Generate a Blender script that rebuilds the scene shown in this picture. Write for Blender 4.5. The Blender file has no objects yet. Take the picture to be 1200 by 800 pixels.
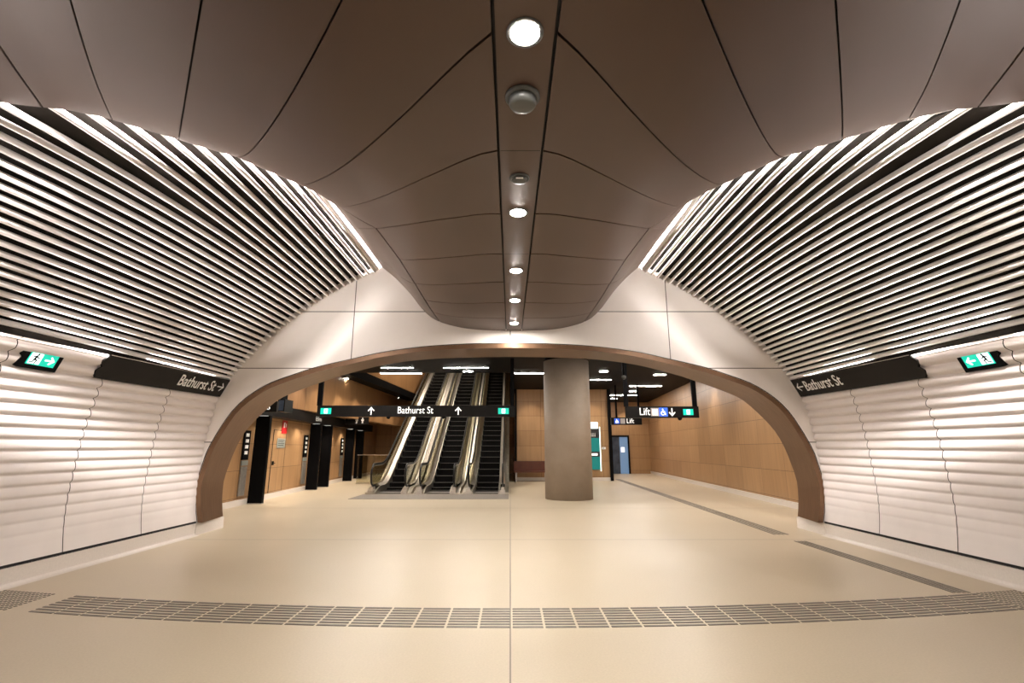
import bpy, math
from mathutils import Vector, Matrix
scene = bpy.context.scene
COL = scene.collection
PI = math.pi

# ------------------------------------------------------------------ camera
F = 567.0; TH = math.radians(12.5); CT = math.cos(TH); ST = math.sin(TH); CX = 598.0; EYE = 1.5
cam = bpy.data.cameras.new('camera'); cam.sensor_width = 36; cam.lens = 36*F/1200; cam.shift_x = 2/1200
cam.clip_start = 0.05; cam.clip_end = 200
camo = bpy.data.objects.new('camera', cam); COL.objects.link(camo)
camo.location = (0, 0, EYE); camo.rotation_euler = (PI/2 + TH, 0, 0)
scene.camera = camo

# sight lines of the photograph: used once, to measure where things stand on known planes
def ray(px, py):
    u = (px-CX)/F; v = -(py-400)/F
    return u, CT - v*ST, ST + v*CT
def on_y(px, py, Y):
    u, dy, dz = ray(px, py); t = Y/dy
    return (u*t, Y, EYE + dz*t)
def on_z(px, py, Z):
    u, dy, dz = ray(px, py); t = (Z-EYE)/dz
    return (u*t, dy*t, Z)
def to_px(p):
    d = p[1]*CT + (p[2]-EYE)*ST
    return CX + F*p[0]/d, 400 - F*((p[2]-EYE)*CT - p[1]*ST)/d

# ------------------------------------------------------------------ materials
def nodes_of(name):
    m = bpy.data.materials.new(name); m.use_nodes = True
    nt = m.node_tree; b = nt.nodes['Principled BSDF']
    return m, nt, b
def coords(nt, kind='Object'):
    tc = nt.nodes.new('ShaderNodeTexCoord'); return tc.outputs[kind]
def noise(nt, vec, scale, detail=3, rough=0.5, mapscale=None):
    n = nt.nodes.new('ShaderNodeTexNoise'); n.inputs['Scale'].default_value = scale
    n.inputs['Detail'].default_value = detail; n.inputs['Roughness'].default_value = rough
    if mapscale:
        mp = nt.nodes.new('ShaderNodeMapping'); mp.inputs['Scale'].default_value = mapscale
        nt.links.new(vec, mp.inputs['Vector']); vec = mp.outputs['Vector']
    nt.links.new(vec, n.inputs['Vector']); return n.outputs['Fac']
def ramp(nt, fac, stops):
    r = nt.nodes.new('ShaderNodeValToRGB'); e = r.color_ramp.elements
    while len(e) < len(stops): e.new(0.5)
    for i, (p, c) in enumerate(stops): e[i].position = p; e[i].color = (*c, 1)
    nt.links.new(fac, r.inputs['Fac']); return r.outputs['Color']
def mix(nt, fac, a, b, mode='MIX'):
    n = nt.nodes.new('ShaderNodeMix'); n.data_type = 'RGBA'; n.blend_type = mode
    for sock, v in ((n.inputs['Factor'], fac), (n.inputs['A'], a), (n.inputs['B'], b)):
        if isinstance(v, (int, float)): sock.default_value = v
        elif isinstance(v, tuple): sock.default_value = (*v, 1)
        else: nt.links.new(v, sock)
    return n.outputs['Result']
def math_n(nt, op, a, b=None, c=None):
    n = nt.nodes.new('ShaderNodeMath'); n.operation = op
    for i, v in enumerate((a, b, c)):
        if v is None: continue
        if isinstance(v, (int, float)): n.inputs[i].default_value = v
        else: nt.links.new(v, n.inputs[i])
    return n.outputs[0]
def sep(nt, vec):
    s = nt.nodes.new('ShaderNodeSeparateXYZ'); nt.links.new(vec, s.inputs[0]); return s.outputs
def line(nt, coord, at, half):          # 1 on a thin joint, else 0
    return math_n(nt, 'LESS_THAN', math_n(nt, 'ABSOLUTE', math_n(nt, 'SUBTRACT', coord, at)), half)
def bump(nt, b, fac, strength, dist=0.01):
    n = nt.nodes.new('ShaderNodeBump'); n.inputs['Strength'].default_value = strength; n.inputs['Distance'].default_value = dist
    nt.links.new(fac, n.inputs['Height']); nt.links.new(n.outputs['Normal'], b.inputs['Normal'])

def plain(name, col, rough=0.5, metal=0.0, vary=0.06, spec=0.5, nscale=3.0):
    m, nt, b = nodes_of(name)
    f = noise(nt, coords(nt), nscale, 4)
    lo = tuple(c*(1-vary) for c in col); hi = tuple(min(1, c*(1+vary)) for c in col)
    nt.links.new(ramp(nt, f, [(0.3, lo), (0.7, hi)]), b.inputs['Base Color'])
    b.inputs['Roughness'].default_value = rough; b.inputs['Metallic'].default_value = metal
    b.inputs['Specular IOR Level'].default_value = spec
    return m
def glow(name, col, strength):
    m, nt, b = nodes_of(name)
    b.inputs['Base Color'].default_value = (*col, 1)
    b.inputs['Emission Color'].default_value = (*col, 1); b.inputs['Emission Strength'].default_value = strength
    return m

M = {}
M['white_wall'] = plain('white_cladding', (0.78, 0.72, 0.69), 0.42, vary=0.03)
M['slat'] = plain('white_slat', (0.88, 0.84, 0.82), 0.45, vary=0.03)
M['backing'] = plain('dark_backing', (0.022, 0.019, 0.016), 0.8, vary=0.3, spec=0.1)
M['bronze'] = plain('bronze_panel', (0.060, 0.0325, 0.0205), 0.40, 0.3, vary=0.05, nscale=1.2)
M['gap'] = plain('joint_shadow_black', (0.006, 0.005, 0.005), 0.8)
M['black'] = plain('black_paint', (0.004, 0.004, 0.0045), 0.55, spec=0.05)
M['black_sat'] = plain('black_sign_face', (0.010, 0.009, 0.0085), 0.45, spec=0.12)
M['rubber'] = plain('black_rubber', (0.006, 0.006, 0.006), 0.35)
M['steel'] = plain('brushed_steel', (0.70, 0.65, 0.58), 0.34, 1.0, vary=0.1, nscale=8)
M['steel_dull'] = plain('dull_steel', (0.42, 0.40, 0.37), 0.45, 0.8, vary=0.12, nscale=14)
M['step'] = plain('escalator_step', (0.0045, 0.004, 0.0038), 0.5, 0.0, spec=0.06)
M['nosing'] = plain('step_nosing', (0.10, 0.09, 0.08), 0.45, 0.3)  # lighter grey stands in for reflections along the step edges
M['white_ink'] = plain('white_lettering', (0.9, 0.9, 0.88), 0.5, vary=0.01)
M['white_lit'] = glow('white_lit_lettering', (1.0, 0.98, 0.94), 0.9)
M['green_lit'] = glow('exit_green', (0.0, 0.50, 0.36), 0.95)
M['exit_white'] = glow('exit_white', (0.85, 1.0, 0.97), 1.6)
M['blue_lit'] = glow('access_blue', (0.03, 0.11, 0.62), 0.7)
M['grey_lit'] = glow('pictogram_grey', (0.30, 0.27, 0.25), 0.5)
M['red'] = plain('red_sign', (0.52, 0.01, 0.015), 0.4)
M['poster_green'] = glow('poster_green', (0.0, 0.16, 0.15), 0.6)
M['poster_dark'] = plain('poster_dark', (0.03, 0.03, 0.035), 0.3)
M['lamp'] = glow('lamp_lens', (1.0, 0.94, 0.88), 1250.0)
M['tube'] = glow('linear_lens', (1.0, 0.92, 0.84), 165.0)
M['cove'] = glow('cove_strip', (1.0, 0.93, 0.88), 3.0)
M['grey_plastic'] = plain('grey_plastic', (0.06, 0.062, 0.058), 0.5)
M['lens_grey'] = plain('smoked_lens', (0.06, 0.062, 0.058), 0.45)
M['stud'] = plain('tactile_steel', (0.17, 0.15, 0.125), 0.45, 0.4, vary=0.1, nscale=14)
M['bench'] = plain('red_brown_timber', (0.11, 0.028, 0.012), 0.45, vary=0.2)
M['plaque'] = plain('grey_plaque', (0.33, 0.36, 0.33), 0.4, 0.3)
M['plinth'] = plain('pale_plinth', (0.70, 0.64, 0.58), 0.35, vary=0.04, nscale=40)

def floor_mat():
    m, nt, b = nodes_of('beige_terrazzo')
    co = coords(nt); s = sep(nt, co)
    big = ramp(nt, noise(nt, co, 0.55, 3), [(0.3, (0.52, 0.435, 0.305)), (0.7, (0.56, 0.47, 0.34))])
    fine = noise(nt, co, 60, 2)
    c = mix(nt, 0.35, big, ramp(nt, fine, [(0.2, (0.44, 0.365, 0.27)), (0.8, (0.64, 0.545, 0.41))]))
    j = math_n(nt, 'MAXIMUM', line(nt, s[0], 0.0, 0.006), line(nt, s[1], 8.73, 0.011))
    j = math_n(nt, 'MAXIMUM', j, line(nt, s[1], 13.2, 0.012))
    c = mix(nt, j, c, (0.20, 0.155, 0.115))
    nt.links.new(c, b.inputs['Base Color'])
    r = ramp(nt, noise(nt, co, 1.4, 4), [(0.3, (0.24,)*3), (0.7, (0.30,)*3)])
    b.inputs['Roughness'].default_value = 0.36
    b.inputs['Specular IOR Level'].default_value = 0.5
    return m
M['floor'] = floor_mat()

def wood_mat(name, axis, w=1.5, h=0.72, z0=0.2, c1=(0.42, 0.255, 0.125), c2=(0.35, 0.205, 0.098)):
    m, nt, b = nodes_of(name)
    co = coords(nt); s = sep(nt, co)
    cmb = nt.nodes.new('ShaderNodeCombineXYZ')
    nt.links.new(s[axis], cmb.inputs[0]); nt.links.new(math_n(nt, 'SUBTRACT', s[2], z0), cmb.inputs[1])
    br = nt.nodes.new('ShaderNodeTexBrick'); br.offset = 0.0
    nt.links.new(cmb.outputs[0], br.inputs['Vector'])
    br.inputs['Color1'].default_value = (*c1, 1); br.inputs['Color2'].default_value = (*c2, 1)
    br.inputs['Mortar'].default_value = (0.10, 0.05, 0.025, 1)
    br.inputs['Scale'].default_value = 1.0; br.inputs['Mortar Size'].default_value = 0.006
    br.inputs['Brick Width'].default_value = w; br.inputs['Row Height'].default_value = h
    g = noise(nt, co, 1.0, 5, 0.6, (9, 9, 0.7))
    c = mix(nt, 0.45, br.outputs['Color'], ramp(nt, g, [(0.3, (0.72, 0.66, 0.6)), (0.7, (1.15, 1.1, 1.05))]), 'MULTIPLY')
    nt.links.new(c, b.inputs['Base Color']); b.inputs['Roughness'].default_value = 0.4
    return m
M['wood_x'] = wood_mat('timber_panels_cross', 0)
M['wood_y'] = wood_mat('timber_panels_side', 1)
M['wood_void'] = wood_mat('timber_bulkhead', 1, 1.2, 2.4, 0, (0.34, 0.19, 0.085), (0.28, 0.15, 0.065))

def portal_mat():
    m, nt, b = nodes_of('white_portal_panels')
    s = sep(nt, coords(nt))
    j = None
    for ax, at in ((0, 0.0), (0, -3.05), (0, 3.07), (2, 4.12), (2, 3.0), (2, 1.62)):
        l = line(nt, s[ax], at, 0.008); j = l if j is None else math_n(nt, 'MAXIMUM', j, l)
    f = noise(nt, coords(nt), 2.0, 3)
    base = ramp(nt, f, [(0.3, (0.86, 0.80, 0.74)), (0.7, (0.90, 0.84, 0.78))])
    nt.links.new(mix(nt, j, base, (0.10, 0.08, 0.06)), b.inputs['Base Color'])
    b.inputs['Roughness'].default_value = 0.45
    return m
M['portal'] = portal_mat()
def brushed_bronze():
    m, nt, b = nodes_of('brushed_bronze_reveal')
    g = noise(nt, coords(nt), 3.0, 4, 0.6, (1, 14, 1))
    nt.links.new(ramp(nt, g, [(0.3, (0.13, 0.070, 0.036)), (0.7, (0.18, 0.10, 0.055))]), b.inputs['Base Color'])
    b.inputs['Roughness'].default_value = 0.36; b.inputs['Metallic'].default_value = 0.55
    return m
M['reveal'] = brushed_bronze()
def concrete():
    m, nt, b = nodes_of('smooth_concrete')
    co = coords(nt)
    a = ramp(nt, noise(nt, co, 1.6, 6, 0.65), [(0.25, (0.265, 0.21, 0.16)), (0.75, (0.345, 0.28, 0.22))])
    nt.links.new(a, b.inputs['Base Color']); b.inputs['Roughness'].default_value = 0.6
    bump(nt, b, noise(nt, co, 12, 5), 0.15)
    return m
M['concrete'] = concrete()
def glass(name, tint, gloss=0.16):
    m = bpy.data.materials.new(name); m.use_nodes = True; nt = m.node_tree; nt.nodes.clear()
    o = nt.nodes.new('ShaderNodeOutputMaterial'); mx = nt.nodes.new('ShaderNodeMixShader')
    t = nt.nodes.new('ShaderNodeBsdfTransparent'); t.inputs[0].default_value = (*tint, 1)
    g = nt.nodes.new('ShaderNodeBsdfGlossy'); g.inputs['Roughness'].default_value = 0.05
    g.inputs['Color'].default_value = (0.95, 0.95, 0.92, 1)
    lw = nt.nodes.new('ShaderNodeLayerWeight'); lw.inputs['Blend'].default_value = 0.35
    f = math_n(nt, 'ADD', math_n(nt, 'MULTIPLY', lw.outputs['Fresnel'], 0.25), gloss)
    nt.links.new(f, mx.inputs[0]); nt.links.new(t.outputs[0], mx.inputs[1]); nt.links.new(g.outputs[0], mx.inputs[2])
    nt.links.new(mx.outputs[0], o.inputs[0]); return m
M['glass'] = glass('balustrade_glass', (0.78, 0.77, 0.66), 0.12)
M['lift_glass'] = plain('lift_blue_glass', (0.06, 0.085, 0.13), 0.15, 0.3, vary=0.35, nscale=2)

# ------------------------------------------------------------------ mesh helpers
def tag(o, label=None, cat=None, group=None, kind=None):
    if label: o['label'] = label
    if cat: o['category'] = cat
    if group: o['group'] = group
    if kind: o['kind'] = kind
    return o
class MB:
    def __init__(s): s.v = []; s.f = []; s.sm = []
    def add(s, vs, fs, smooth=False):
        n = len(s.v); s.v += [tuple(v) for v in vs]
        s.f += [tuple(n+i for i in f) for f in fs]; s.sm += [smooth]*len(fs); return s
    def box(s, c, d, mat=None):
        x, y, z = c; a, b, h = d[0]/2, d[1]/2, d[2]/2
        vs = [Vector((i*a, j*b, k*h)) for i in (-1, 1) for j in (-1, 1) for k in (-1, 1)]
        if mat is not None: vs = [mat @ v for v in vs]
        vs = [v + Vector(c) for v in vs]
        return s.add(vs, [(0,1,3,2),(4,6,7,5),(0,4,5,1),(2,3,7,6),(0,2,6,4),(1,5,7,3)])
    def bbox(s, x0, x1, y0, y1, z0, z1):
        return s.box(((x0+x1)/2, (y0+y1)/2, (z0+z1)/2), (abs(x1-x0), abs(y1-y0), abs(z1-z0)))
    def lathe(s, prof, n=32, c=(0,0,0), smooth=True):    # prof: (radius, z), ends capped
        vs = []; fs = []
        for r, z in prof:
            for i in range(n):
                a = 2*PI*i/n; vs.append((c[0]+r*math.cos(a), c[1]+r*math.sin(a), c[2]+z))
        for j in range(len(prof)-1):
            for i in range(n):
                k = (i+1) % n; fs.append((j*n+i, j*n+k, (j+1)*n+k, (j+1)*n+i))
        s.add(vs, fs, smooth)
        base = len(s.v)-len(vs)
        s.f.append(tuple(base+i for i in reversed(range(n)))); s.sm.append(False)
        s.f.append(tuple(base+(len(prof)-1)*n+i for i in range(n))); s.sm.append(False)
        return s
    def prism(s, poly, axis, a, b):      # poly in the two other axes; extruded along axis from a to b
        def P(p, t):
            return {0: (t, p[0], p[1]), 1: (p[0], t, p[1]), 2: (p[0], p[1], t)}[axis]
        n = len(poly); vs = [P(p, a) for p in poly] + [P(p, b) for p in poly]
        fs = [tuple(reversed(range(n))), tuple(range(n, 2*n))] + [(i, (i+1) % n, n+(i+1) % n, n+i) for i in range(n)]
        return s.add(vs, fs)
    def grid(s, rows, smooth=True):
        n = len(rows[0]); vs = [p for r in rows for p in r]
        fs = [(j*n+i, j*n+i+1, (j+1)*n+i+1, (j+1)*n+i) for j in range(len(rows)-1) for i in range(n-1)]
        return s.add(vs, fs, smooth)
    def ribbon(s, top, bot, x0, x1):      # solid between two (y,z) polylines, x0..x1
        n = len(top)
        vs = [(x0, *p) for p in bot] + [(x0, *p) for p in top] + [(x1, *p) for p in bot] + [(x1, *p) for p in top]
        fs = []
        for i in range(n-1):
            fs += [(i, n+i, n+i+1, i+1), (2*n+i, 2*n+i+1, 3*n+i+1, 3*n+i), (n+i, 3*n+i, 3*n+i+1, n+i+1), (i, i+1, 2*n+i+1, 2*n+i)]
        fs += [(0, 2*n, 3*n, n), (n-1, 2*n-1, 4*n-1, 3*n-1)]
        return s.add(vs, fs)
    def tube(s, path, r, n=8, up=Vector((0, 0, 1)), rz=None):
        path = [Vector(p) for p in path]; rows = []
        for i, p in enumerate(path):
            d = (path[min(i+1, len(path)-1)] - path[max(i-1, 0)]).normalized()
            a = d.cross(up); a = a.normalized() if a.length > 1e-4 else Vector((1, 0, 0))
            b = a.cross(d).normalized()
            rows.append([p + a*math.cos(2*PI*k/n)*r + b*math.sin(2*PI*k/n)*(rz or r) for k in range(n)])
        vs = [v for r_ in rows for v in r_]; fs = []
        for j in range(len(rows)-1):
            for k in range(n):
                q = (k+1) % n; fs.append((j*n+k, j*n+q, (j+1)*n+q, (j+1)*n+k))
        fs.append(tuple(reversed(range(n)))); fs.append(tuple((len(rows)-1)*n+k for k in range(n)))
        return s.add(vs, fs, True)
    def build(s, name, mat, parent=None, loc=None):
        me = bpy.data.meshes.new(name); me.from_pydata(s.v, [], s.f)
        me.polygons.foreach_set('use_smooth', s.sm); me.update()
        me.materials.append(M[mat] if isinstance(mat, str) else mat)
        o = bpy.data.objects.new(name, me); COL.objects.link(o)
        if parent is not None: o.parent = parent
        if loc is not None: o.location = loc
        return o
def empty(name, loc=(0, 0, 0), rz=0):
    o = bpy.data.objects.new(name, None); COL.objects.link(o); o.location = loc; o.rotation_euler = (0, 0, rz)
    o.empty_display_size = 0.2
    return o
def kids(o): return list(o.children)
def copy_tree(o, parent=None):
    c = o.copy(); COL.objects.link(c)
    if parent is not None: c.parent = parent
    for k in kids(o): copy_tree(k, c)
    return c
def place(o, origin, xa, ya):             # put a flat-drawn mesh onto a plane spanned by xa, ya
    xa = Vector(xa).normalized(); ya = Vector(ya).normalized(); za = xa.cross(ya).normalized()
    m = Matrix((xa, ya, za)).transposed().to_4x4(); m.translation = Vector(origin); o.matrix_local = m
    return o
def text(name, body, size, mat, parent, origin, xa, ya, align='LEFT', depth=0.002, xs=1.0, bold=0.0, fit=None):
    cu = bpy.data.curves.new(name, 'FONT'); cu.body = body; cu.size = size; cu.extrude = depth
    cu.align_x = align; cu.offset = bold; cu.resolution_u = 3
    t = bpy.data.objects.new(name+'_tmp', cu); COL.objects.link(t)
    dg = bpy.context.evaluated_depsgraph_get()
    me = bpy.data.meshes.new_from_object(t.evaluated_get(dg)); bpy.data.objects.remove(t)
    if fit:
        a = min(v.co.x for v in me.vertices); c = max(v.co.x for v in me.vertices); xs = fit/(c-a)
    for v in me.vertices: v.co.x *= xs
    me.materials.clear(); me.materials.append(M[mat])
    o = bpy.data.objects.new(name, me); COL.objects.link(o); o.parent = parent
    return place(o, origin, xa, ya)
def flat(polys, name, mat, parent, origin, xa, ya, depth=0.003):   # 2D polygons as thin relief
    b = MB()
    for p in polys: b.prism(p, 2, 0, depth)
    return place(b.build(name, mat, parent), origin, xa, ya)
def rect(x0, y0, x1, y1): return [(x0, y0), (x1, y0), (x1, y1), (x0, y1)]
def stroke(x0, y0, x1, y1, w):
    d = Vector((x1-x0, y1-y0)).normalized()*w/2; n = Vector((-d.y, d.x))
    return [(x0-d.x-n.x, y0-d.y-n.y), (x1+d.x-n.x, y1+d.y-n.y), (x1+d.x+n.x, y1+d.y+n.y), (x0-d.x+n.x, y0-d.y+n.y)]
def disc(x, y, r, n=14): return [(x+r*math.cos(2*PI*i/n), y+r*math.sin(2*PI*i/n)) for i in range(n)]
def arrow(s, ang, w=0.13, cx=0, cy=0):     # arrow drawn in a box of size s
    def R(x, y): c, n = math.cos(ang), math.sin(ang); return (cx+(x*c-y*n)*s, cy+(x*n+y*c)*s)
    out = []
    for a, b in (((-.5, 0), (.46, 0)), ((.5, 0), (.08, .4)), ((.5, 0), (.08, -.4))):
        p, q = R(*a), R(*b); out.append(stroke(*p, *q, w*s))
    return out
def runner(s, cx, cy, f=1):                # running figure of an exit sign, height s
    q = lambda x, y: (cx+x*s*f, cy+y*s)
    segs = [((-.02, .22), (-.10, -.05), .17), ((-.10, -.05), (.12, -.14), .11), ((.12, -.14), (.06, -.42), .09),
            ((-.10, -.05), (-.18, -.28), .10), ((-.18, -.28), (-.40, -.34), .09), ((0, .2), (.18, .06), .08), ((.18, .06), (.30, .14), .07),
            ((-.03, .2), (-.25, .18), .08), ((-.25, .18), (-.33, .02), .07)]
    out = [stroke(*q(*a), *q(*b), w*s) for a, b, w in segs]
    return out + [disc(*q(.06, .38), .09*s)]
def wheelchair(s, cx, cy):
    q = lambda x, y: (cx+x*s, cy+y*s)
    out = [disc(*q(-.08, .38), .09*s)]
    for a, b, w in (((-.06, .25), (-.04, -.05), .09), ((-.04, -.05), (.2, -.05), .09), ((.2, -.05), (.3, -.34), .09), ((-.06, .12), (.16, .12), .07)):
        out.append(stroke(*q(*a), *q(*b), w*s))
    for i in range(9):
        a0 = math.radians(120+i*24); a1 = a0+math.radians(24)
        out.append(stroke(*q(-.06+.26*math.cos(a0), -.14+.26*math.sin(a0)), *q(-.06+.26*math.cos(a1), -.14+.26*math.sin(a1)), .07*s))
    return out
def interp(t, xs, ys):
    if t <= xs[0]: return ys[0]
    for i in range(len(xs)-1):
        if t <= xs[i+1]:
            f = (t-xs[i])/(xs[i+1]-xs[i]); return ys[i]+(ys[i+1]-ys[i])*f
    return ys[-1]
def smooth_interp(t, xs, ys):            # Catmull-Rom through the points
    n = len(xs)
    if t <= xs[0]: return ys[0]
    if t >= xs[-1]: return ys[-1]
    i = max(j for j in range(n-1) if t >= xs[j])
    h = xs[i+1]-xs[i]; f = (t-xs[i])/h
    def m(j):
        a = max(j-1, 0); b = min(j+1, n-1); return (ys[b]-ys[a])/(xs[b]-xs[a])
    return ((2*f**3-3*f*f+1)*ys[i] + (f**3-2*f*f+f)*h*m(i) + (-2*f**3+3*f*f)*ys[i+1] + (f**3-f*f)*h*m(i+1))

# ================================================================== TUNNEL
YP = 9.12          # portal plane
YB = -4.0          # behind the camera
# ---- slat section at the portal
TIPS = [(85,140),(118,155),(155,172),(188,187),(222,203),(262,222),(300,240),(330,260),(362,280),(393,298),(428,320),(458,338),(490,360),(520,383),(550,408),(580,430),(610,450),(635,475),(665,495),(695,520),(722,547),(752,573),(775,597),(800,618),(822,643),(845,670),(870,692),(890,717),(915,743),(935,765)][::-1]
LEFT_EDGE = [377,366,355,344,332,320,309,297,285,271,257,245,231,218,205,190,175,159,143,122]
START = [(66,129),(114,139),(160,153),(202,165),(237,176),(268,184),(295,197),(322,208),(347,218),(367,228)]
raw = [on_y(740+a/5, 290+b/5, YP) for a, b in TIPS]
SX = [p[0] for p in raw]; SZ = [p[2] for p in raw]
def sm(a): return [a[0]] + [(a[i-1]+2*a[i]+a[i+1])/4 for i in range(1, len(a)-1)] + [a[-1]]
SX = sm(sm(SX)); SZ = sm(sm(SZ))
FL = []; YC = []
for k in range(30):
    p = (0, LEFT_EDGE[k]) if k < 20 else START[k-20]
    q = on_z(*p, SZ[k]); YC.append(q[1]); FL.append((-q[0]-SX[k])/(YP-q[1])**3)
FL = sm(FL[:20]) + sm(FL[20:])
def slat_x(k, Y): return SX[k] + FL[k]*min(YP-Y, 6.2)**3
# canopy edge polyline (mirror for the right): where it meets the slats
EDGE = [(5.30, YB, 3.45), (5.30, -1.0, 3.45), (5.22, 1.0, 3.55), (4.95, 2.4, 3.85), (4.55, 3.2, 4.15)]
EDGE += [(slat_x(19, YC[19]), YC[19], SZ[19])]
EDGE += [(slat_x(k, YC[k]), YC[k], SZ[k]) for k in range(20, 30)] + [(2.66, 6.5, 5.0), (2.63, 7.8, 5.03), (2.61, YP, 5.04)]

def edge_at(t):       # t in index units
    i = max(0, min(int(t), len(EDGE)-2)); f = t-i
    return tuple(EDGE[i][c]+(EDGE[i+1][c]-EDGE[i][c])*f for c in range(3))
def edge_from_px(px, py):
    best = None
    for n in range(0, (len(EDGE)-1)*50+1):
        p = edge_at(n/50)
        if p[1] < 2: continue
        x, y = to_px((-p[0], p[1], p[2])); d = (x-px)**2+(y-py)**2
        if best is None or d < best[0]: best = (d, n/50)
    return best[1]

# ---- lower scalloped wall
BX = [5.60, 5.66, 5.68, 5.67, 5.65, 5.60, 5.53, 5.40, 5.36]; BZ = [0.22, 0.6, 0.9, 1.3, 1.74, 2.1, 2.45, 2.72, 2.79]
def base_x(z): return smooth_interp(z, BZ, BX)
def flare_low(z, Y): return 0.35*FL[0]*max(0, (z-1.8))*min(YP-Y, 6.2)**3
PITCH = 0.139
def wz(z, y): return z-0.02*(YP-max(y, 2.5))*min(1.1, max(0, (z-0.235)/2.54))**2
def scallop(z):
    A = 0.062*min(1, max(0, (z-0.40)/1.75))
    p = ((z-0.80)/PITCH) % 1.0
    return A*(math.sin(PI/2*p/0.3)**0.8 if p < 0.3 else math.cos(PI/2*(p-0.3)/0.7)**0.7)
SEAMS_Y = [YP, 7.80, 6.48, 5.16, 3.84, 2.52, 1.2, -0.12, -1.44, -2.76, YB]
ZTOP = 2.775
SIGN_Y0, SIGN_Z0 = 6.32, 2.455
EX_Y0, EX_Y1, EX_Z0, EX_Z1 = 5.30, 5.76, 2.385, 2.635

def wall_side(sgn, side):
    # main body: one scalloped cladding mesh split by the joints between its panels
    b = MB()
    nz = int((ZTOP-0.235)/0.0116)
    zs = [0.235+(ZTOP-0.235)*i/nz for i in range(nz+1)]
    for i in range(len(SEAMS_Y)-1):
        y1, y0 = SEAMS_Y[i]-0.006, SEAMS_Y[i+1]+0.006
        zsp = zs
        rows = []
        ys = [y0, (y0+y1)/2, y1]
        for y in ys:
            rows.append([(sgn*(base_x(z)+flare_low(z, y)-scallop(z)), y, wz(z, y)) for z in zsp])
        b.grid(rows)
    wall = b.build('wall_'+side, 'white_wall'); tag(wall, kind='structure')
    # dark backing behind cladding and slats
    b = MB(); rows = []
    for y in [YB + (YP-YB)*i/22 for i in range(23)]:
        r = [(sgn*(5.75), y, 0.0), (sgn*5.80, y, 1.0), (sgn*5.80, y, 1.7), (sgn*(5.70+flare_low(2.3, y)), y, 2.3), (sgn*(5.50+flare_low(2.7, y)), y, 2.72)]
        ex = interp(y, [e[1] for e in EDGE], [e[0] for e in EDGE])
        for k in range(30):
            while k > 1 and slat_x(k, y) < ex-0.10: k -= 1
            x = slat_x(k, y); kk = min(max(k, 1), 28)
            tx = slat_x(kk+1, y)-slat_x(kk-1, y); tz = SZ[kk+1]-SZ[kk-1]; L = math.hypot(tx, tz)
            r.append((sgn*(x + 0.085*tz/L), y, SZ[k]-0.085*tx/L))
        rows.append(r)
    back = b.grid(rows).build('backing', 'backing', wall)
    # slats
    b = MB()
    for k in range(30):
        y_end = YB if k < 20 else YC[k]-0.22
        n = 30; ys = [y_end+(YP-y_end)*i/n for i in range(n+1)]
        rows = []
        for y in ys:
            kk = min(max(k, 1), 28)
            if k < 20: kk = min(kk, 18)
            else: kk = max(kk, 21)
            tx = slat_x(kk+1, y)-slat_x(kk-1, y); tz = SZ[kk+1]-SZ[kk-1]; L = math.hypot(tx, tz)
            tx /= L; tz /= L; nx, nz_ = -tz, tx        # inward normal (x towards the axis, z down)
            x = slat_x(k, y); z = SZ[k]; row = []
            prof = [(-.026, -.035), (-.027, -.010), (-.023, .008), (-.014, .020), (0, .025), (.014, .020), (.023, .008), (.027, -.010), (.026, -.035)]
            for a, d in prof:
                row.append((sgn*(x+tx*a+nx*d), y, z+tz*a+nz_*d))
            rows.append(row)
        b.grid(rows)
        v = [rows[0], rows[-1]]
        for r in v: b.add(r, [tuple(range(len(r)))])
    b.build('slat_screen', 'slat', wall)
    # pale edge board along the top of the slats, beside the canopy
    b = MB(); rows = []
    for y in (5.9, 7.5, YP-0.01):
        rows.append([(sgn*2.70, y, 4.985), (sgn*2.66, y, 4.965), (sgn*2.62, y, 4.99), (sgn*2.60, y, 5.08)])
    b.grid(rows, False).build('edge_board', 'slat', wall)
    # black shadow line above the plinth
    MB().bbox(sgn*5.60, sgn*5.72, YB, YP+0.02, 0.205, 0.240).build('shadow_gap', 'gap', wall)
    # plinth
    b = MB(); rows = []
    prof = [(5.60, 0.212), (5.602, 0.10), (5.60, 0.035), (5.585, 0.012), (5.55, 0.002), (5.50, 0.0015)]
    for y in (YB, 4, YP):
        rows.append([(sgn*x, y, z) for x, z in prof] )
    b.grid(rows)
    b.bbox(sgn*5.60, sgn*5.74, YB, YP, 0.0, 0.212)
    pl = b.build('baseboard_'+side, 'plinth'); tag(pl, kind='structure')
    return wall
wall_l = wall_side(-1, 'left'); wall_r = wall_side(1, 'right')
bk = MB().bbox(-6.5, 6.5, YB-0.2, YB, 0, 6.2).build('wall_back', 'white_wall'); tag(bk, kind='structure')

# ---- floor
fl = MB().bbox(-10.5, 10.5, YB, 36, -0.2, 0.0).build('floor', 'floor'); tag(fl, kind='structure')

# ---- canopy (the bronze ceiling)
SP_X = 0.07; SP_W = 0.30
def spine_z(Y): return EYE + smooth_interp(Y, [-4, 0, 1.8, 4.0, 5.7, 7.5, 9.12], [1.93, 1.93, 1.95, 2.07, 2.14, 2.19, 2.235])
E_PX = [(35, 121), (118, 138), (197, 162), (267, 183), (330, 207), (385, 231)]
QS = [-4.0, -3.4, -2.8, -2.3, -1.75, -0.9, 0.1, 0.9, 1.95, 2.98, 4.02, 5.05, 6.08, 7.1, 8.1, YP]
tE = [0.0, 0.7, 1.6, 3.0] + [edge_from_px(*p) for p in E_PX]
nE = len(EDGE)-1
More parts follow.
